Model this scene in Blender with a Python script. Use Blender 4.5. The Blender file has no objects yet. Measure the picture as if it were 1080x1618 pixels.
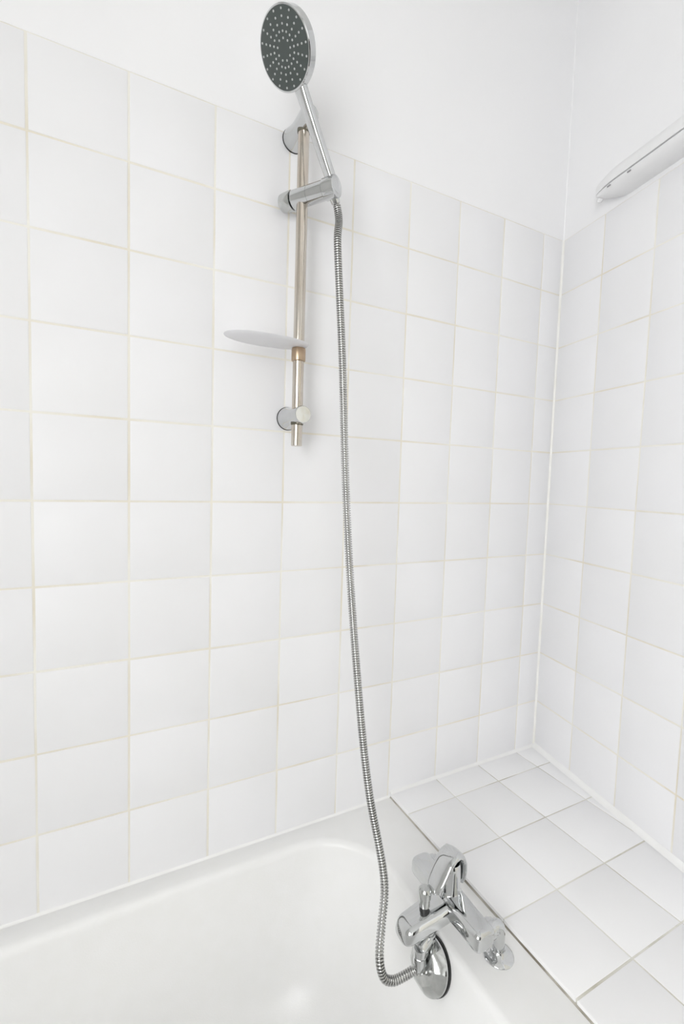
import bpy, bmesh, math, random
from mathutils import Vector, Matrix

random.seed(7)
R = math.radians
sc = bpy.context.scene
col = sc.collection

# ------------------------------------------------------------------ frame of the place (metres, floor at z = 0)
ZT = 2.096            # top edge of the wall tiles
PITCH = 0.152         # tile plus joint
RIM = ZT - 1.521      # bath rim
LEDGE = ZT - 1.512    # tiled ledge at the tap end
TH = -0.1934          # the right wall leans 11 degrees off square
RD = Vector((math.sin(TH), -math.cos(TH), 0))      # along the right wall, away from the corner
RN = Vector((-math.cos(TH), -math.sin(TH), 0))     # out of the right wall, into the room
CEIL = 2.86

# ------------------------------------------------------------------ camera
cam_d = bpy.data.cameras.new('camera')
cam = bpy.data.objects.new('camera', cam_d)
col.objects.link(cam)
cam.location = (-1.1909, -0.9580, ZT - 0.7092)
cam.rotation_euler = (1.5035, -0.0302, -0.4758)
cam_d.sensor_fit = 'HORIZONTAL'
cam_d.sensor_width = 36.0
cam_d.lens = 735.83 / 1080 * 36.0
cam_d.clip_start = 0.02
sc.camera = cam

# ------------------------------------------------------------------ light and exposure
w = bpy.data.worlds.new('world')
sc.world = w
w.use_nodes = True
w.node_tree.nodes['Background'].inputs[0].default_value = (1, 1, 1, 1)
w.node_tree.nodes['Background'].inputs[1].default_value = 0.0


# light from the unseen frosted window (window_left_offscreen, built below with the shell of the room)
WINDOW_GLOW = 6.2
sc.cycles.diffuse_bounces = 10
sc.cycles.max_bounces = 14

sc.view_settings.view_transform = 'Standard'
sc.view_settings.look = 'None'
sc.view_settings.gamma = 1.0
sc.view_settings.use_curve_mapping = False
sc.view_settings.exposure = 0.12

# ------------------------------------------------------------------ materials
MATS = {}


def mat(name, colour, rough=0.3, metal=0.0, colour2=None, scale=8.0, mix=(0.35, 0.65), bump=0.0, bump_scale=40.0,
        trans=0.0, ior=1.45, spec=0.5, per_object=0.0, coat=0.0, sss=0.0, detail=4.0):
    m = bpy.data.materials.new(name)
    m.use_nodes = True
    nt = m.node_tree
    b = nt.nodes['Principled BSDF']
    b.inputs['Roughness'].default_value = rough
    b.inputs['Metallic'].default_value = metal
    b.inputs['IOR'].default_value = ior
    b.inputs['Specular IOR Level'].default_value = spec
    b.inputs['Transmission Weight'].default_value = trans
    b.inputs['Coat Weight'].default_value = coat
    if sss:
        b.inputs['Subsurface Weight'].default_value = sss
        b.inputs['Subsurface Radius'].default_value = (0.01, 0.01, 0.01)
    b.inputs['Base Color'].default_value = (*colour, 1)
    geo = nt.nodes.new('ShaderNodeNewGeometry')
    if colour2 is not None:
        n = nt.nodes.new('ShaderNodeTexNoise')
        n.inputs['Scale'].default_value = scale
        n.inputs['Detail'].default_value = detail
        r = nt.nodes.new('ShaderNodeValToRGB')
        r.color_ramp.elements[0].position = mix[0]
        r.color_ramp.elements[1].position = mix[1]
        r.color_ramp.elements[0].color = (*colour, 1)
        r.color_ramp.elements[1].color = (*colour2, 1)
        nt.links.new(geo.outputs['Position'], n.inputs['Vector'])
        nt.links.new(n.outputs['Fac'], r.inputs['Fac'])
        out = r.outputs['Color']
        if per_object:
            oi = nt.nodes.new('ShaderNodeObjectInfo')
            mr = nt.nodes.new('ShaderNodeMapRange')
            mr.inputs['To Min'].default_value = 1 - per_object
            mr.inputs['To Max'].default_value = 1.0
            mx = nt.nodes.new('ShaderNodeMix')
            mx.data_type = 'RGBA'
            mx.blend_type = 'MULTIPLY'
            mx.inputs[0].default_value = 1.0
            nt.links.new(oi.outputs['Random'], mr.inputs['Value'])
            nt.links.new(out, mx.inputs[6])
            nt.links.new(mr.outputs['Result'], mx.inputs[7])
            out = mx.outputs[2]
        nt.links.new(out, b.inputs['Base Color'])
    if bump:
        n2 = nt.nodes.new('ShaderNodeTexNoise')
        n2.inputs['Scale'].default_value = bump_scale
        n2.inputs['Detail'].default_value = 3
        bp = nt.nodes.new('ShaderNodeBump')
        bp.inputs['Strength'].default_value = bump
        bp.inputs['Distance'].default_value = 0.002
        nt.links.new(geo.outputs['Position'], n2.inputs['Vector'])
        nt.links.new(n2.outputs['Fac'], bp.inputs['Height'])
        nt.links.new(bp.outputs['Normal'], b.inputs['Normal'])
    MATS[name] = m
    return m


mat('tile', (0.82, 0.82, 0.835), 0.40, colour2=(0.805, 0.805, 0.815), scale=5, bump=0.05, bump_scale=22, per_object=0.02, spec=0.3)
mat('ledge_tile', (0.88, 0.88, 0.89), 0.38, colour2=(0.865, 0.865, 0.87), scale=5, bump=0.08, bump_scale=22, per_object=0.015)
mat('grout', (0.80, 0.785, 0.73), 0.9, colour2=(0.70, 0.645, 0.52), scale=5.5, mix=(0.42, 0.75), bump=0.3, bump_scale=300)
mat('ledge_grout', (0.74, 0.73, 0.68), 0.9, colour2=(0.42, 0.39, 0.31), scale=9, mix=(0.46, 0.76), bump=0.3, bump_scale=300)
mat('seam', (0.50, 0.48, 0.42), 0.8, colour2=(0.16, 0.14, 0.10), scale=14, mix=(0.4, 0.65), bump=0.3, bump_scale=300)
mat('plaster', (0.845, 0.845, 0.855), 0.55, colour2=(0.83, 0.83, 0.84), scale=3, bump=0.12, bump_scale=60)
mat('sealant', (0.83, 0.825, 0.80), 0.35, colour2=(0.78, 0.765, 0.70), scale=14, mix=(0.45, 0.75))
mat('sealant_white', (0.85, 0.85, 0.845), 0.4, colour2=(0.83, 0.83, 0.815), scale=14)
mat('enamel', (0.84, 0.84, 0.835), 0.30, colour2=(0.83, 0.83, 0.82), scale=30, bump=0.06, bump_scale=400)
mat('chrome', (0.66, 0.67, 0.675), 0.07, 1.0, colour2=(0.61, 0.62, 0.62), scale=30)
mat('chrome_worn', (0.62, 0.63, 0.62), 0.12, 1.0, colour2=(0.52, 0.53, 0.52), scale=70, bump=0.08, bump_scale=120)
mat('brushed', (0.64, 0.60, 0.54), 0.17, 1.0, colour2=(0.60, 0.535, 0.46), scale=12)
mat('bronze_clip', (0.50, 0.38, 0.27), 0.28, 0.8, colour2=(0.40, 0.29, 0.20), scale=40)
mat('hose_metal', (0.54, 0.54, 0.53), 0.22, 1.0, colour2=(0.48, 0.48, 0.47), scale=20)
mat('face_grey', (0.062, 0.074, 0.070), 0.45, colour2=(0.068, 0.080, 0.076), scale=20)
mat('nozzle_grey', (0.50, 0.51, 0.51), 0.5, colour2=(0.45, 0.46, 0.46), scale=60)
mat('hole_shade', (0.10, 0.095, 0.07), 0.5, colour2=(0.14, 0.13, 0.09), scale=60)
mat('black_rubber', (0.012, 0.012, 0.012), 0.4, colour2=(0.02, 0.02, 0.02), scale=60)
mat('dish_plastic', (0.93, 0.93, 0.945), 0.30, colour2=(0.91, 0.91, 0.93), scale=12, trans=0.35, ior=1.3)
mat('fitting_plastic', (0.80, 0.80, 0.805), 0.3, colour2=(0.77, 0.77, 0.775), scale=9)
mat('fitting_cover', (0.76, 0.76, 0.765), 0.2, colour2=(0.73, 0.73, 0.735), scale=9)
mat('slot_dark', (0.27, 0.27, 0.275), 0.6, colour2=(0.32, 0.32, 0.325), scale=30)
mat('floor_grey', (0.16, 0.155, 0.15), 0.35, colour2=(0.13, 0.125, 0.12), scale=4)
mat('door_wood', (0.035, 0.03, 0.026), 0.4, colour2=(0.05, 0.042, 0.036), scale=3)
mat('paint_white', (0.81, 0.81, 0.80), 0.5, colour2=(0.79, 0.79, 0.78), scale=3)


def glow(name, strength):
    m = bpy.data.materials.new(name)
    m.use_nodes = True
    b = m.node_tree.nodes['Principled BSDF']
    b.inputs['Emission Color'].default_value = (0.985, 0.99, 1.0, 1)
    b.inputs['Emission Strength'].default_value = strength
    MATS[name] = m


glow('window_glow', WINDOW_GLOW)

# ------------------------------------------------------------------ mesh helpers


def link(o, parent=None):
    col.objects.link(o)
    if parent:
        o.parent = parent
    return o


def tag(o, label=None, cat=None, group=None, kind=None):
    for k, v in (('label', label), ('category', cat), ('group', group), ('kind', kind)):
        if v:
            o[k] = v
    return o


def empty(name, loc):
    o = bpy.data.objects.new(name, None)
    o.empty_display_size = 0.03
    col.objects.link(o)
    o.location = loc
    o['base'] = tuple(loc)
    return o


def mesh(name, verts, faces, material, sharp=35, base=(0, 0, 0), mats=None, idx=None):
    me = bpy.data.meshes.new(name)
    bx_, by_, bz_ = base
    me.from_pydata([(v[0] - bx_, v[1] - by_, v[2] - bz_) for v in verts], [], faces)
    for m in ([material] if mats is None else mats):
        me.materials.append(MATS[m])
    me.polygons.foreach_set('use_smooth', [True] * len(me.polygons))
    if idx is not None:
        me.polygons.foreach_set('material_index', idx)
    bm = bmesh.new()
    bm.from_mesh(me)
    bmesh.ops.recalc_face_normals(bm, faces=bm.faces)
    bm.to_mesh(me)
    bm.free()
    me.set_sharp_from_angle(angle=R(sharp))
    me.update()
    return me


def root_base(p):
    while p is not None and p.parent is not None:
        p = p.parent
    if p is None:
        return (0, 0, 0)
    return tuple(p['base']) if 'base' in p else (0, 0, 0)


def build(name, geo, material, parent=None, sharp=35, mats=None, idx=None):
    me = mesh(name, geo[0], geo[1], material, sharp, root_base(parent), mats, idx)
    o = bpy.data.objects.new(name, me)
    return link(o, parent)


def join(*geos):
    V, F = [], []
    for v, f in geos:
        n = len(V)
        V += list(v)
        F += [tuple(i + n for i in q) for q in f]
    return V, F


def loft(rings, cap0=True, cap1=True, closed=True):
    """rings: lists of equal length of points"""
    n = len(rings[0])
    V = [p for r in rings for p in r]
    F = []
    for a in range(len(rings) - 1):
        for k in range(n if closed else n - 1):
            k2 = (k + 1) % n
            F.append((a * n + k, a * n + k2, (a + 1) * n + k2, (a + 1) * n + k))
    if cap0:
        F.append(tuple(range(n)))
    if cap1:
        F.append(tuple((len(rings) - 1) * n + k for k in range(n)))
    return V, F


def frame_of(axis, hint=(0, 0, 1)):
    a = Vector(axis).normalized()
    h = Vector(hint)
    if abs(a.dot(h)) > 0.95:
        h = Vector((1, 0, 0))
    u = a.cross(h).normalized()
    v = u.cross(a).normalized()      # v is the hint direction made square to the axis
    return a, u, v


def lathe(origin, axis, prof, n=40, hint=(0, 0, 1)):
    """prof: (distance along axis, radius)"""
    a, u, v = frame_of(axis, hint)
    o = Vector(origin)
    rings = []
    for t, r in prof:
        r = max(r, 1e-5)
        rings.append([o + a * t + (u * math.cos(2 * math.pi * k / n) + v * math.sin(2 * math.pi * k / n)) * r for k in range(n)])
    return loft(rings)


def sring(c, u, v, hu, hv, p=4.0, n=32):
    """a superellipse ring"""
    out = []
    for k in range(n):
        t = 2 * math.pi * k / n
        cu, sv = math.cos(t), math.sin(t)
        out.append(Vector(c) + Vector(u) * (hu * math.copysign(abs(cu) ** (2 / p), cu)) + Vector(v) * (hv * math.copysign(abs(sv) ** (2 / p), sv)))
    return out


def catmull(P, sub):
    P = [Vector(p) for p in P]
    out = []
    for i in range(len(P) - 1):
        p0 = P[max(i - 1, 0)]
        p1, p2 = P[i], P[i + 1]
        p3 = P[min(i + 2, len(P) - 1)]
        for s in range(sub):
            t = s / sub
            out.append(0.5 * ((2 * p1) + (p2 - p0) * t + (2 * p0 - 5 * p1 + 4 * p2 - p3) * t * t + (3 * p1 - p0 - 3 * p2 + p3) * t ** 3))
    out.append(P[-1])
    return out


def tube(path, rad, n=20):
    """rad: number or list"""
    path = [Vector(p) for p in path]
    m = len(path)
    T = [(path[min(i + 1, m - 1)] - path[max(i - 1, 0)]).normalized() for i in range(m)]
    u = T[0].orthogonal().normalized()
    rings = []
    for i in range(m):
        u = (u - T[i] * u.dot(T[i])).normalized()
        v = T[i].cross(u)
        r = rad[i] if isinstance(rad, (list, tuple)) else rad
        rings.append([path[i] + (u * math.cos(2 * math.pi * k / n) + v * math.sin(2 * math.pi * k / n)) * r for k in range(n)])
    return loft(rings)


def box(x0, x1, y0, y1, z0, z1):
    V = [(x, y, z) for x in (x0, x1) for y in (y0, y1) for z in (z0, z1)]
    F = [(0, 1, 3, 2), (4, 6, 7, 5), (0, 4, 5, 1), (2, 3, 7, 6), (0, 2, 6, 4), (1, 5, 7, 3)]
    return V, F


def fbox(M, u0, u1, v0, v1, w0, w1):
    V, F = box(u0, u1, v0, v1, w0, w1)
    return [M @ Vector(p) for p in V], F


def prism(poly, z0, z1):
    n = len(poly)
    V = [(x, y, z0) for x, y in poly] + [(x, y, z1) for x, y in poly]
    F = [tuple(range(n)), tuple(range(n, 2 * n))] + [(k, (k + 1) % n, n + (k + 1) % n, n + k) for k in range(n)]
    return V, F


# ------------------------------------------------------------------ the shell of the room
BACK = Matrix(((1, 0, 0, 0), (0, 0, -1, 0), (0, 1, 0, ZT), (0, 0, 0, 1)))                     # u = x, v = up, w = into the room
RIGHT = Matrix(((RD.x, 0, RN.x, 0), (RD.y, 0, RN.y, 0), (0, 1, 0, ZT), (0, 0, 0, 1)))          # u = away from the corner
TOP = Matrix(((1, 0, 0, 0), (0, 1, 0, 0), (0, 0, 1, LEDGE), (0, 0, 0, 1)))

XL, YF = -2.26, -2.75          # far-left wall and the wall behind the camera
JOINT = 0.0034


def structure(name, geo, material, parent=None):
    o = build(name, geo, material, parent)
    if parent is None:
        tag(o, kind='structure')
    return o


floor = structure('floor', prism([(XL - 0.1, 0.12), (0.1, 0.12), (0.1 + RD.x * 2.6, YF - 0.1), (XL - 0.1, YF - 0.1)], -0.1, 0.0), 'floor_grey')
ceiling = structure('ceiling', prism([(XL - 0.1, 0.12), (0.1, 0.12), (0.1 + RD.x * 2.6, YF - 0.1), (XL - 0.1, YF - 0.1)], CEIL, CEIL + 0.1), 'paint_white')
wall_back = structure('wall_back', fbox(BACK, XL - 0.1, 0.14, -ZT, CEIL - ZT, -0.12, -0.008), 'plaster')
build('plaster', fbox(BACK, XL, 0.006, 0.0012, CEIL - ZT, -0.0085, -0.0002), 'plaster', wall_back)
build('grout', fbox(BACK, XL, 0.004, -ZT, 0.0012, -0.0085, -0.0008), 'grout', wall_back)
wall_right = structure('wall_right', fbox(RIGHT, -0.1, 2.42, -ZT, CEIL - ZT, -0.12, -0.008), 'plaster')
build('plaster', fbox(RIGHT, 0, 2.40, 0.0012, CEIL - ZT, -0.0085, -0.0002), 'plaster', wall_right)
build('grout', fbox(RIGHT, 0, 2.40, -ZT, 0.0012, -0.0085, -0.0008), 'grout', wall_right)
wall_left = structure('wall_left', box(XL - 0.1, XL, YF, 0.12, 0, CEIL), 'paint_white')
wall_front = structure('wall_front', box(XL - 0.1, 0.1, YF - 0.1, YF, 0, CEIL), 'paint_white')
DX0, DX1 = -1.36, -0.62
door = structure('door_offscreen', box(DX0, DX1, YF - 0.02, YF + 0.02, 0, 2.02), 'door_wood')  # unseen door, added to give the chrome dark reflections
for x0, x1, z0, z1 in ((DX0 - 0.08, DX0, 0, 2.10), (DX1, DX1 + 0.06, 0, 2.10), (DX0, DX1, 2.02, 2.10)):
    build('door_frame', box(x0, x1, YF - 0.01, YF + 0.035, z0, z1), 'paint_white', door)
build('door_handle', lathe((DX0 + 0.07, YF + 0.02, 1.0), (0, 1, 0), [(0, 0.022), (0.01, 0.022), (0.012, 0.01), (0.045, 0.01), (0.05, 0.024), (0.07, 0.026), (0.08, 0.015)]), 'chrome', door)
# unseen frosted window, put in the far-left wall to light the room
WY0, WY1, WZ0, WZ1 = -2.45, -1.15, 0.80, 2.20
window = structure('window_left_offscreen', box(XL + 0.002, XL + 0.010, WY0, WY1, WZ0, WZ1), 'window_glow')
for y0, y1, z0, z1 in ((WY0 - 0.06, WY0, WZ0 - 0.06, WZ1 + 0.06), (WY1, WY1 + 0.06, WZ0 - 0.06, WZ1 + 0.06), (WY0, WY1, WZ1, WZ1 + 0.06), (WY0, WY1, WZ0 - 0.06, WZ0)):
    build('window_frame', box(XL - 0.01, XL + 0.03, y0, y1, z0, z1), 'paint_white', window)

# ceiling lamp of the room (behind the camera)
lamp = empty('ceiling_lamp', (-1.25, -1.55, CEIL))
tag(lamp, 'round white glass lamp on the ceiling', 'lamp')
build('lamp_base', lathe((-1.25, -1.55, CEIL + 0.001), (0, 0, -1), [(0, 0.19), (0.022, 0.19), (0.026, 0.18)]), 'paint_white', lamp)
build('lamp_shade', lathe((-1.25, -1.55, CEIL - 0.024), (0, 0, -1), [(0, 0.175), (0.03, 0.165), (0.055, 0.13), (0.07, 0.07), (0.074, 0.01)]), 'fitting_cover', lamp)

# ------------------------------------------------------------------ tiles, one object each
TILE_MESH = {}


def inset(poly, d):
    """move every edge of a convex counter-clockwise polygon inwards by d"""
    n = len(poly)
    out = []
    for k in range(n):
        a, b, c = Vector(poly[k - 1]), Vector(poly[k]), Vector(poly[(k + 1) % n])
        e1, e2 = (b - a).normalized(), (c - b).normalized()
        n1, n2 = Vector((-e1.y, e1.x)), Vector((-e2.y, e2.x))
        s = 1 + n1.dot(n2)
        out.append(tuple(b + (n1 + n2) * (d / max(s, 0.2))))
    return out


def tile_geo(poly, thick=0.0075):
    n = len(poly)
    p1, p2 = inset(poly, 0.0004), inset(poly, 0.0013)
    V = [(x, y, -thick) for x, y in poly] + [(x, y, -0.0013) for x, y in poly] + [(x, y, -0.0004) for x, y in p1] + [(x, y, 0) for x, y in p2]
    F = []
    for a in range(3):
        for k in range(n):
            F.append((a * n + k, a * n + (k + 1) % n, (a + 1) * n + (k + 1) % n, (a + 1) * n + k))
    F.append(tuple(3 * n + k for k in range(n)))
    return V, F


def add_tile(M, poly, parent, material):
    cx = sum(p[0] for p in poly) / len(poly)
    cy = sum(p[1] for p in poly) / len(poly)
    loc = [(p[0] - cx, p[1] - cy) for p in poly]
    key = (material,) + tuple(round(c, 4) for p in loc for c in p)
    if key not in TILE_MESH:
        V, F = tile_geo(loc)
        TILE_MESH[key] = mesh('tile', V, F, material, 25)
    o = bpy.data.objects.new('tile', TILE_MESH[key])
    link(o, parent)
    j = 0.00035
    t = Matrix.Translation((cx + random.uniform(-j, j), cy + random.uniform(-j, j), random.uniform(-0.0002, 0.0001)))
    r = Matrix.Rotation(R(random.gauss(0, 0.10)), 4, 'X') @ Matrix.Rotation(R(random.gauss(0, 0.10)), 4, 'Y') @ Matrix.Rotation(R(random.gauss(0, 0.07)), 4, 'Z')
    o.matrix_basis = M @ t @ r
    return o


def rect(u0, u1, v0, v1):
    g = JOINT / 2
    return [(u0 + g, v0 + g), (u1 - g, v0 + g), (u1 - g, v1 - g), (u0 + g, v1 - g)]


UB = [0.0015] + [-(0.0808 + k * PITCH) for k in range(14)] + [XL - 0.0]           # joints along the back wall
UB = [u for u in UB if u >= XL]
UR = [-0.0015] + [0.148 + k * PITCH * 0.985 for k in range(6)]                     # joints along the right wall
ROWS = [0.0017] + [-k * PITCH for k in range(1, 10)]
for k in range(len(UB) - 1):
    for j in range(10):
        v1 = ROWS[j]
        lowest = (RIM if UB[k + 1] < -0.54 else LEDGE) - ZT - 0.004
        v0 = ROWS[j + 1] if j < 9 else lowest - 0.006
        add_tile(BACK, rect(UB[k + 1], UB[k], v0, v1), wall_back, 'tile')
for k in range(len(UR) - 1):
    for j in range(10):
        v1 = ROWS[j]
        v0 = ROWS[j + 1] if j < 9 else LEDGE - ZT - 0.010
        add_tile(RIGHT, rect(UR[k], UR[k + 1], v0, v1), wall_right, 'tile')

# ledge at the tap end of the bath
LX = -0.5300                                   # edge of the ledge beside the bath
LY = -0.84


def wall_x(y):
    return RD.x / RD.y * y


ledge = structure('ledge', prism([(LX + 0.004, 0.001), (0.0, 0.001), (wall_x(LY), LY), (LX + 0.004, LY)], 0.0, LEDGE - 0.0075), 'plaster')
build('grout', prism([(LX + 0.0008, 0.0005), (0.0, 0.0005), (wall_x(LY), LY), (LX + 0.0008, LY)], LEDGE - 0.0080, LEDGE - 0.0008), 'ledge_grout', ledge)


def clip_right(poly):
    """keep the part of a polygon in front of the right wall"""
    def side(p):
        return RN.x * p[0] + RN.y * p[1] - 0.0012
    out = []
    for k in range(len(poly)):
        a, b = poly[k], poly[(k + 1) % len(poly)]
        sa, sb = side(a), side(b)
        if sa >= 0:
            out.append(a)
        if (sa >= 0) != (sb >= 0):
            t = sa / (sa - sb)
            out.append((a[0] + (b[0] - a[0]) * t, a[1] + (b[1] - a[1]) * t))
    return out


def poly_area(p):
    return 0.5 * sum(p[k][0] * p[(k + 1) % len(p)][1] - p[(k + 1) % len(p)][0] * p[k][1] for k in range(len(p)))


LU = [0.02, -0.0808, -0.2330, -0.3842, LX - 0.0017]
LV = [0.0, -0.0830, -0.2340, -0.3844, -0.5340, -0.6845, LY]
JOINT = 0.0026
for a in range(4):
    for b in range(6):
        p = clip_right(rect(LU[a + 1], LU[a], LV[b + 1], LV[b]))
        if len(p) >= 3 and poly_area(p) > 2e-4:
            add_tile(TOP, p, ledge, 'ledge_tile')
JOINT = 0.0034


# sealant beads
def bead(name, a, b, d1, d2, size, material='sealant', n=6):
    """a concave strip of sealant from a to b in the angle between directions d1 and d2"""
    a, b, d1, d2 = Vector(a), Vector(b), Vector(d1).normalized(), Vector(d2).normalized()
    rings = []
    for P in (a, b):
        r = [P - (d1 + d2) * 0.0006]
        for k in range(n + 1):
            t = k / n
            s = (1 - t) ** 2
            e = t ** 2
            r.append(P + d1 * (size * (s + 0.32 * 2 * t * (1 - t))) + d2 * (size * (e + 0.32 * 2 * t * (1 - t))))
        rings.append(r)
    return structure(name, loft(rings), material)


bead('trim_1', (0, 0, LEDGE), (0, 0, ZT + 0.001), (-1, 0, 0), RD, 0.0052)
bead('trim_2', (0, 0, ZT + 0.001), (0, 0, CEIL), (-1, 0, 0), RD, 0.0034, 'plaster')
bead('trim_3', (LX, 0, LEDGE), (0, 0, LEDGE), (0, -1, 0), (0, 0, 1), 0.0065, 'sealant_white')
bead('trim_4', (0, 0, LEDGE), (wall_x(LY), LY, LEDGE), RN, (0, 0, 1), 0.012, 'sealant_white')
bead('trim_5', (XL, 0, RIM), (LX, 0, RIM), (0, -1, 0), (0, 0, 1), 0.0042, 'sealant_white')
bead('trim_6', (LX, -0.002, RIM - 0.001), (LX, LY, RIM - 0.001), (-1, 0, 0), (0, 0, 1), 0.0036, 'seam')

# ------------------------------------------------------------------ bathtub
bath = empty('bathtub', (-1.39, -0.37, 0))
tag(bath, 'white enamel bathtub fitted below the tiled wall', 'bathtub')
BX0, BX1, BY0, BY1 = XL + 0.002, LX - 0.0006, -0.742, -0.0006


def rrect(x0, x1, y0, y1, r, z, m=14):
    out = []
    for (cx, cy, a0) in ((x1 - r, y1 - r, 0), (x0 + r, y1 - r, 90), (x0 + r, y0 + r, 180), (x1 - r, y0 + r, 270)):
        for k in range(m + 1):
            a = R(a0 + 90 * k / m)
            out.append((cx + r * math.cos(a), cy + r * math.sin(a), z))
    return out


OX1, OX0, OY1, OY0 = -0.6570, -2.14, -0.054, -0.668       # the opening
rings = [rrect(BX0, BX1, BY0, BY1, 0.004, RIM - 0.045), rrect(BX0, BX1, BY0, BY1, 0.004, RIM - 0.006), rrect(BX0 + 0.002, BX1 - 0.0015, BY0 + 0.004, BY1 - 0.001, 0.006, RIM - 0.001),
         rrect(BX0 + 0.008, BX1 - 0.004, BY0 + 0.010, BY1 - 0.003, 0.010, RIM)]
for k in range(0, 7):                                     # rolled inner edge
    a = R(90 * k / 6)
    e = 0.016 * math.sin(a)
    rings.append(rrect(OX0 - 0.016 + e, OX1 + 0.016 - e, OY0 - 0.016 + e, OY1 + 0.016 - e, 0.155 + 0.016 - e, RIM - 0.016 * (1 - math.cos(a))))
for k in range(1, 15):                                    # sides, then the rounded bottom
    t = 0.016 + 0.026 * k
    dx1, dx0, dy = 0.36 * (t - 0.016), 0.55 * (t - 0.016), 0.10 * (t - 0.016)
    e = 0.0 if k < 10 else 0.0045 * (k - 9) ** 2
    rings.append(rrect(OX0 + dx0 + e, OX1 - dx1 - e, OY0 + dy + e, OY1 - dy - e, 0.155, RIM - t))
rings.append(rrect(OX0 + dx0 + 0.20, OX1 - dx1 - 0.20, OY0 + dy + 0.18, OY1 - dy - 0.18, 0.08, RIM - t - 0.012))
build('basin', loft(rings, cap0=False), 'enamel', bath, 50)
build('side_panel', box(BX0, BX1, BY0 + 0.010, BY0 + 0.022, 0.0, RIM - 0.04), 'paint_white', bath)

ON = Vector((-0.936, -0.05, 0.349)).normalized()
OC = Vector((-0.6805, -0.3560, ZT - 1.5600))


def overflow():
    a, u, v = frame_of(ON)
    o = OC - ON * 0.008
    n = 48
    seal = lathe(o - ON * 0.004, ON, [(0, 0.0433), (0.0043, 0.0433), (0.0047, 0.042)], 48)
    rings = []
    for t, r, fac in ((0.0035, 0.0428, 0), (0.007, 0.0430, 0.1), (0.010, 0.0415, 0.5), (0.015, 0.0375, 0.9), (0.0205, 0.0310, 1.0), (0.0225, 0.0275, 1.0), (0.0232, 0.020, 1.0), (0.0235, 0.001, 1.0)):
        ring = []
        for k in range(n):
            an = 2 * math.pi * k / n
            s = (an + math.pi / 8) % (math.pi / 4) - math.pi / 8
            f = 1 - fac * (1 - math.cos(math.pi / 8) / math.cos(s)) * 0.9
            ring.append(o + a * t + (u * math.cos(an) + v * math.sin(an)) * r * f)
        rings.append(ring)
    return seal, loft(rings)


seal, cover = overflow()
ov = build('overflow_cover', cover, 'chrome_worn', bath, 16)
tag(ov, 'faceted round chrome overflow cover')
build('gasket', seal, 'black_rubber', ov)

# ------------------------------------------------------------------ riser rail
RX, RY = -0.8335, -0.055
rail = empty('riser_rail', (RX, 0, ZT - 0.64))
tag(rail, 'brushed nickel shower riser rail with two chrome wall brackets on the tiled wall', 'shower rail')
build('rail_tube', lathe((RX, RY, ZT - 0.6413), (0, 0, 1), [(0, 0.0095), (0.0012, 0.0112), (0.62, 0.0112), (0.632, 0.0112)]), 'brushed', rail)
ZB1, ZB2 = ZT - 0.0105, ZT - 0.580
for zb in (ZB1, ZB2):
    prof = [(0.0005, 0.0235), (0.003, 0.0242), (0.008, 0.0236), (0.016, 0.0215), (0.026, 0.0192), (0.038, 0.0180), (0.055, 0.0176), (0.075, 0.0176), (0.084, 0.0176), (0.0865, 0.0172), (0.088, 0.0160), (0.0886, 0.001)]
    br = build('bracket', lathe((RX, 0, zb), (0, -1, 0), prof, 48), 'chrome', rail, 30)
    build('bracket_gap_shade', lathe((RX, 0.0005, zb), (0, -1, 0), [(0, 0.0248), (0.0022, 0.0248), (0.0028, 0.024)], 48), 'black_rubber', br)  # black ring stands in for the shadow gap at the wall
    build('collar', lathe((RX, RY, zb - 0.0185), (0, 0, 1), [(0, 0.0118), (0.0015, 0.0128), (0.008, 0.0128)]), 'hole_shade', br)  # collar coloured dark as the shade of the rail hole

# slider that holds the hand shower
CA = Vector((0.54, -0.84, 0)).normalized()
CZ = ZT - 0.150
C0 = Vector((RX, RY, CZ))
slider = build('slider', lathe(C0 - CA * 0.020, CA, [(0, 0.0150), (0.001, 0.0178), (0.0375, 0.0178), (0.0378, 0.0172), (0.0384, 0.0172), (0.0387, 0.0178), (0.075, 0.0178)], 48), 'chrome', rail, 30)
build('slider_knob', lathe(C0 - CA * 0.0215, -CA, [(-0.004, 0.014), (0, 0.014), (0.0006, 0.0186), (0.003, 0.0192), (0.020, 0.0180), (0.026, 0.0170), (0.0285, 0.0145), (0.029, 0.001)], 48), 'chrome_worn', slider, 30)
build('slider_cap', lathe(C0 + CA * 0.0550, CA, [(-0.002, 0.0176), (0, 0.0196), (0.0215, 0.0200), (0.0245, 0.0192), (0.0262, 0.016), (0.0268, 0.001)], 48), 'chrome', slider, 30)

# ------------------------------------------------------------------ soap dish on the rail
dish = empty('soap_dish', (RX, RY, ZT - 0.468))
tag(dish, 'oval translucent white soap dish clipped to the rail', 'soap dish')
DC, DA, DB, DZ = Vector((-0.9010, -0.0600, 0)), 0.0845, 0.043, ZT - 0.4395


def oval(a, b, z, n=56):
    out = []
    for k in range(n):
        t = 2 * math.pi * k / n
        x, y = math.cos(t), math.sin(t)
        out.append((DC.x + a * math.copysign(abs(x) ** 0.86, x), DC.y + b * math.copysign(abs(y) ** 0.92, y), z))
    return out


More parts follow.
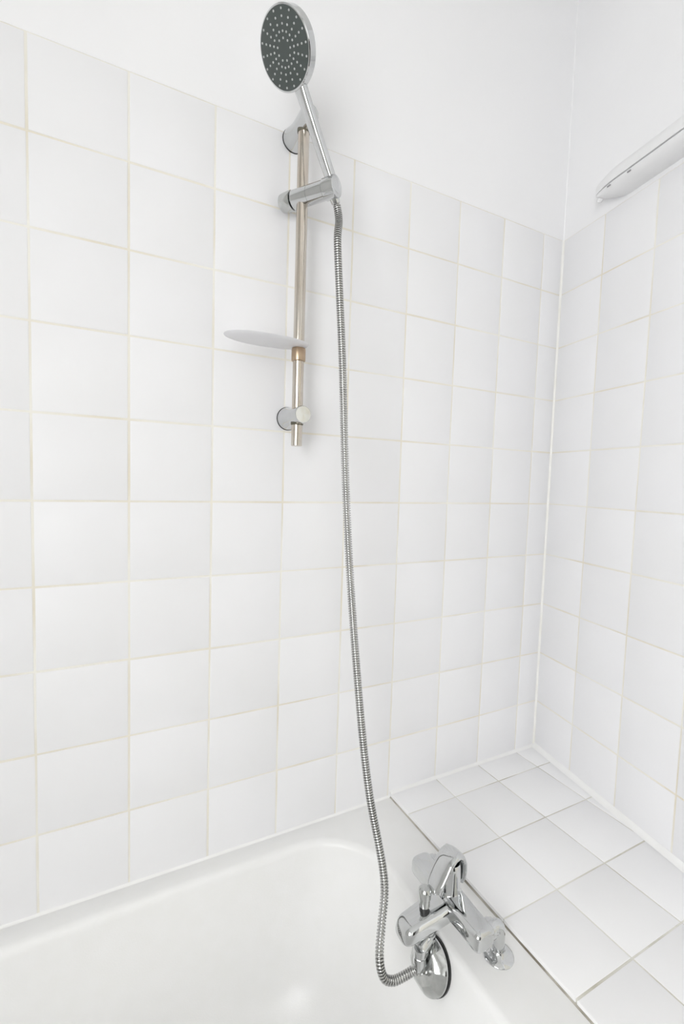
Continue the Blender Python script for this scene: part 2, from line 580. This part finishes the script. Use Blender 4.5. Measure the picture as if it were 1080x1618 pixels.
build('tray', loft([oval(DA - 0.020, DB - 0.018, DZ - 0.0046), oval(DA - 0.008, DB - 0.007, DZ - 0.0036), oval(DA - 0.001, DB - 0.001, DZ - 0.001), oval(DA, DB, DZ + 0.0006), oval(DA - 0.002, DB - 0.002, DZ + 0.0012),
                    oval(DA - 0.009, DB - 0.008, DZ - 0.0016), oval(DA - 0.022, DB - 0.020, DZ - 0.0026)]), 'dish_plastic', dish, 60)
build('collar', lathe((RX, RY, DZ - 0.0310), (0, 0, 1), [(0, 0.0120), (0.001, 0.0140), (0.003, 0.0144), (0.0235, 0.0144), (0.026, 0.0136)]), 'bronze_clip', dish)

# ------------------------------------------------------------------ hand shower
HN = Vector((-0.7741, -0.2853, -0.5652)).normalized()
HC = Vector((-0.9113, -0.1540, ZT + 0.0185))
HR = 0.0552
a_, hu, hv = frame_of(HN, (0, 0, 1))
HD = -hv                                            # down the handle, in the plane of the face
hand = empty('hand_shower', C0 + CA * 0.066 - Vector((0, 0, 0.03)))
tag(hand, 'round chrome hand shower with a dark grey spray face held in the slider', 'hand shower')
head = build('shower_head', lathe(HC, -HN, [(0.0002, HR - 0.0034), (-0.0006, HR - 0.0026), (-0.0004, HR - 0.0012), (0.0008, HR), (0.0155, HR), (0.0175, HR - 0.0015), (0.021, HR - 0.014), (0.024, HR - 0.030), (0.025, 0.001)], 72), 'chrome', hand, 30)
face = build('spray_face', lathe(HC + HN * 0.0004, HN, [(-0.003, HR - 0.003), (0.0, HR - 0.0022), (0.0005, HR - 0.004), (0.0005, 0.001)], 72), 'face_grey', head, 30)
noz = []
for k in range(18):
    an = 2 * math.pi * (k + 0.72) / 18
    for rr in (0.875, 0.715, 0.560, 0.405, 0.255)[:5 if k % 2 else 4]:
        p = HC + (hu * math.cos(an) + hv * math.sin(an)) * (rr * HR) + HN * 0.0006
        noz.append(lathe(p, HN, [(-0.001, 0.00165), (0.0008, 0.0016), (0.0015, 0.0011), (0.00155, 0.0002)], 10))
nz = build('nozzle_field', join(*noz), 'nozzle_grey', head)
tag(nz, 'rings of pale rubber nozzles', kind='stuff')
hb = HC - HN * 0.0105
h_end = C0 + CA * 0.0665
h0 = hb + HD * (HR - 0.006)
h1 = h_end + Vector((0, 0, 0.016))
ax = (h1 - h0).normalized()
sx = HN.cross(ax).normalized()
sy = ax.cross(sx).normalized()
L = (h1 - h0).length
rings = []
for t, wu, wv in ((0.0, 0.0128, 0.0085), (0.012, 0.0118, 0.0085), (0.03, 0.0112, 0.0088), (0.5 * L, 0.0104, 0.0092), (L - 0.008, 0.0098, 0.0094), (L, 0.0098, 0.0094), (L + 0.012, 0.0104, 0.0102)):
    rings.append(sring(h0 + ax * t, sx, sy, wu, wv, 3.0, 24))
build('handle', loft(rings), 'chrome', hand, 40)

# ------------------------------------------------------------------ mixer tap standing on the bath rim
MX, MY = -0.630, -0.3474
tap = empty('bath_mixer_tap', (MX, MY, RIM))
tag(tap, 'chrome lever bath and shower mixer tap standing on the bath rim', 'tap')


def zr(h):
    return RIM + h


# crossbar between the two pipes
rings = []
for s, k in ((-0.0930, 0.50), (-0.0922, 0.72), (-0.0905, 0.86), (-0.0875, 0.95), (-0.083, 1.0), (-0.05, 1.0), (-0.028, 1.05), (0.028, 1.05), (0.05, 1.0), (0.083, 1.0), (0.0875, 0.95), (0.0905, 0.86), (0.0922, 0.72), (0.0930, 0.50)):
    rings.append(sring((MX, MY + s, zr(0.059)), (1, 0, 0), (0, 0, 1), 0.0215 * k, 0.0185 * k, 3.6, 40))
body = build('crossbar', loft(rings), 'chrome', tap, 40)
# spout reaching out over the bath
rings = []
for x, wy, hz, zc in ((0.006, 0.027, 0.0180, 0.0570), (-0.020, 0.0275, 0.0185, 0.0530), (-0.040, 0.0255, 0.0185, 0.0485), (-0.060, 0.0240, 0.0182, 0.0445), (-0.080, 0.0232, 0.0178, 0.0415), (-0.094, 0.0222, 0.0170, 0.0400),
                      (-0.101, 0.0200, 0.0155, 0.0394), (-0.1050, 0.0165, 0.0130, 0.0390), (-0.1068, 0.0115, 0.0085, 0.0388), (-0.1072, 0.003, 0.002, 0.0388)):
    rings.append(sring((MX + x, MY, zr(zc)), (0, 1, 0), (0.20, 0, 0.98), wy, hz, 3.2, 40))
build('spout', loft(rings), 'chrome', tap, 40)
# cartridge housing and lever
build('cartridge', lathe((MX, MY, zr(0.070)), (0, 0, 1), [(0, 0.0225), (0.004, 0.0215), (0.008, 0.0190), (0.012, 0.0178), (0.052, 0.0174), (0.058, 0.0165), (0.060, 0.0150)], 48), 'chrome', tap, 30)
LA = Vector((-0.99, -0.12, 0)).normalized()
LS = Vector((0, 0, 1)).cross(LA).normalized()


def lever():
    path = [(-0.0240, 0.083, 0.0090, 0.0030), (-0.0242, 0.094, 0.0135, 0.0036), (-0.0235, 0.110, 0.0165, 0.0042), (-0.0205, 0.127, 0.0182, 0.0050), (-0.0135, 0.140, 0.0190, 0.0056), (-0.0035, 0.1465, 0.0193, 0.0060), (0.0075, 0.1450, 0.0192, 0.0060),
            (0.0180, 0.1365, 0.0190, 0.0055), (0.0275, 0.1245, 0.0185, 0.0048), (0.0360, 0.1125, 0.0176, 0.0042), (0.0425, 0.1030, 0.0158, 0.0037), (0.0460, 0.0975, 0.0125, 0.0032), (0.0480, 0.0944, 0.0070, 0.0024), (0.0487, 0.0933, 0.0025, 0.0014)]
    rings = []
    for k, (s, h, wd, th) in enumerate(path):
        p, q = path[max(k - 1, 0)], path[min(k + 1, len(path) - 1)]
        tan = (LA * (q[0] - p[0]) + Vector((0, 0, q[1] - p[1]))).normalized()
        up = LS.cross(tan).normalized()
        rings.append(sring(Vector((MX, MY, zr(h))) + LA * s, LS, up, wd, th, 2.6, 32))
    return loft(rings)


build('lever', lever(), 'chrome', tap, 45)
# diverter knob on the spout
KX = MX - 0.0585
dk = build('diverter_knob', lathe((KX, MY - 0.001, zr(0.070)), (0, 0, 1), [(0, 0.0088), (0.0008, 0.0094), (0.014, 0.0098), (0.0150, 0.0106), (0.026, 0.0112), (0.030, 0.0105), (0.033, 0.0080), (0.0342, 0.001)], 36), 'chrome_worn', tap, 30)
build('diverter_seal', lathe((KX, MY - 0.001, zr(0.060)), (0, 0, 1), [(0, 0.0082), (0.0102, 0.0082)], 32), 'black_rubber', dk)
# two standpipes with floor flanges and coupling nuts
PX = -0.5830
for py in (-0.4224, -0.2724):
    path = [Vector((PX, py, zr(0.001))), Vector((PX, py, zr(0.030)))]
    for k in range(1, 10):
        a = R(90 * k / 9)
        path.append(Vector((PX - 0.013 * (1 - math.cos(a)), py, zr(0.046 + 0.013 * math.sin(a)))))
    path.append(Vector((PX - 0.028, py, zr(0.059))))
    sp = build('standpipe', tube(path, 0.0100, 24), 'chrome', tap, 50)
    build('flange', lathe((PX, py, zr(-0.0006)), (0, 0, 1), [(0, 0.0262), (0.0022, 0.0264), (0.0040, 0.0250), (0.0062, 0.0190), (0.0080, 0.0135), (0.0105, 0.0112), (0.012, 0.0102)], 48), 'chrome', sp, 40)
    build('coupling_nut', lathe((PX - 0.0145, py, zr(0.059)), (-1, 0, 0), [(0, 0.0112), (0.0005, 0.0132), (0.007, 0.0135), (0.0072, 0.0158), (0.0135, 0.0165), (0.0150, 0.0165), (0.022, 0.016)], 32), 'chrome', sp, 30)
# outlet under the spout, turning down to the hose
EX, EY = MX - 0.0480, MY - 0.004
ob = build('outlet', lathe((EX, EY, zr(0.046)), (0, 0, -1), [(0, 0.0112), (0.022, 0.0112), (0.0225, 0.0098), (0.027, 0.0098), (0.0272, 0.0115), (0.0400, 0.0118), (0.0425, 0.010), (0.043, 0.001)], 32), 'chrome', tap, 30)
E0 = Vector((EX, EY, zr(0.0105)))
E1 = Vector((EX - 0.0250, EY - 0.008, zr(0.0035)))
ed = (E1 - E0).normalized()
eb = build('outlet_elbow', lathe(E0 - ed * 0.004, ed, [(0, 0.0105), (0.004, 0.0112), (0.026, 0.0115), (0.031, 0.0105), (0.033, 0.0075), (0.0335, 0.001)], 32), 'chrome', tap, 30)
build('outlet_socket', lathe(E1 + Vector((0, 0, 0.004)), (0.05, 0.0, -1), [(0, 0.0098), (0.004, 0.0112), (0.0125, 0.0112), (0.0128, 0.0095)], 32), 'chrome', eb, 30)

# ------------------------------------------------------------------ hose
NUT = E1 + Vector((0.0004, 0, -0.0088))
HT = h_end + ax * 0.0205
pts = [HT - ax * 0.004, HT + ax * 0.012, HT + Vector((0.0085, -0.0035, -0.040)), (-0.7868, -0.1250, ZT - 0.2506), (-0.7821, -0.130, ZT - 0.3456), (-0.7755, -0.140, ZT - 0.4903), (-0.7710, -0.155, ZT - 0.6854), (-0.7669, -0.170, ZT - 0.8317), (-0.7623, -0.185, ZT - 0.9528),
       (-0.7556, -0.205, ZT - 1.0963), (-0.7500, -0.225, ZT - 1.2128), (-0.7443, -0.245, ZT - 1.3023), (-0.7365, -0.262, ZT - 1.3675), (-0.7330, -0.280, ZT - 1.4175), (-0.7372, -0.295, ZT - 1.4524), (-0.7543, -0.315, ZT - 1.4873),
       (-0.7700, -0.335, ZT - 1.5210), (-0.7675, -0.345, ZT - 1.5500), (-0.7510, -0.350, ZT - 1.5610), (-0.7280, -0.352, ZT - 1.5612), (-0.7080, -0.3530, ZT - 1.5590), NUT + Vector((0.001, 0, -0.0290)), NUT + Vector((0.0008, 0, -0.018))]
hose = empty('shower_hose', NUT)
tag(hose, 'ribbed metal shower hose hanging from the hand shower to the mixer tap', 'hose')
fine = catmull(pts, 40)
acc = [0.0]
for k in range(1, len(fine)):
    acc.append(acc[-1] + (fine[k] - fine[k - 1]).length)
RIB = 0.0046
total = acc[-1]
nrib = int(total / RIB)
path, rad = [], []
k = 0
for i in range(nrib):
    for f, r in ((0.0, 0.0050), (0.07, 0.0073), (0.34, 0.0077), (0.61, 0.0073), (0.68, 0.0050)):
        s = (i + f) * total / nrib
        while k < len(acc) - 2 and acc[k + 1] < s:
            k += 1
        t = (s - acc[k]) / max(acc[k + 1] - acc[k], 1e-9)
        path.append(fine[k].lerp(fine[k + 1], t))
        rad.append(r)
V, F = tube(path, rad, 18)
build('ribbed_tube', (V, F), 'hose_metal', hose, 24)
build('hose_nut', lathe(NUT, (0.03, 0, -1), [(0, 0.0108), (0.001, 0.0114), (0.010, 0.0112), (0.026, 0.0090), (0.0275, 0.0082)], 12), 'chrome', hose, 20)
build('hose_nut', lathe(HT - ax * 0.012, ax, [(0, 0.0095), (0.010, 0.0095), (0.018, 0.0088), (0.0185, 0.0078)], 24), 'chrome', hose, 30)

# ------------------------------------------------------------------ white fitting on the right wall above the tiles
fit = empty('wall_fitting', RD * 0.40 + Vector((0, 0, ZT + 0.01)))
tag(fit, 'long rounded white plastic fitting with a dark slit on the right wall', 'wall fitting')


def sect(u, prof):
    return [RD * u + RN * o + Vector((0, 0, ZT + z)) for o, z in prof]


FULL = [(-0.0005, 0.012), (0.020, 0.0105), (0.036, 0.014), (0.047, 0.021), (0.0520, 0.0285), (0.0529, 0.0306), (0.0380, 0.0310), (0.0380, 0.0336), (0.0539, 0.0340), (0.0545, 0.036), (0.0555, 0.046), (0.0530, 0.058), (0.046, 0.066), (0.030, 0.070), (-0.0005, 0.071)]
END = [(0.020, 0.030), (0.026, 0.0275), (0.034, 0.0265), (0.040, 0.0270), (0.0430, 0.030), (0.0432, 0.0312), (0.0400, 0.0314), (0.0400, 0.0318), (0.0436, 0.0320), (0.0445, 0.036), (0.0450, 0.044), (0.0435, 0.051), (0.040, 0.054), (0.032, 0.055), (0.020, 0.054)]


def mixs(t):
    return [(a[0] * (1 - t) + b[0] * t, a[1] * (1 - t) + b[1] * t) for a, b in zip(END, FULL)]


rings = []
for u, t in ((0.1560, -0.25), (0.1580, 0.0), (0.1640, 0.22), (0.1760, 0.48), (0.1900, 0.72), (0.2060, 0.91), (0.2200, 1.0), (0.75, 1.0), (0.80, 0.9), (0.815, 0.5), (0.818, 0.0)):
    rings.append(sect(u, mixs(t)))
fb = build('housing', loft(rings), 'fitting_plastic', fit, 30)
# the two catches under the slit, and the lug at the end
for u in (0.205, 0.262):
    c = RD * u + RN * 0.0512 + Vector((0, 0, ZT + 0.0270))
    build('catch', lathe(c - RD * 0.005, RD, [(0, 0.001), (0.001, 0.0018), (0.009, 0.0018), (0.010, 0.001)], 10), 'slot_dark', fit)
build('end_lug', lathe(RD * 0.160 + RN * 0.030 + Vector((0, 0, ZT + 0.0290)), (0.2, 0.6, -0.75), [(-0.004, 0.004), (0, 0.0068), (0.006, 0.0072), (0.0105, 0.0058), (0.012, 0.001)], 20), 'fitting_plastic', fit)
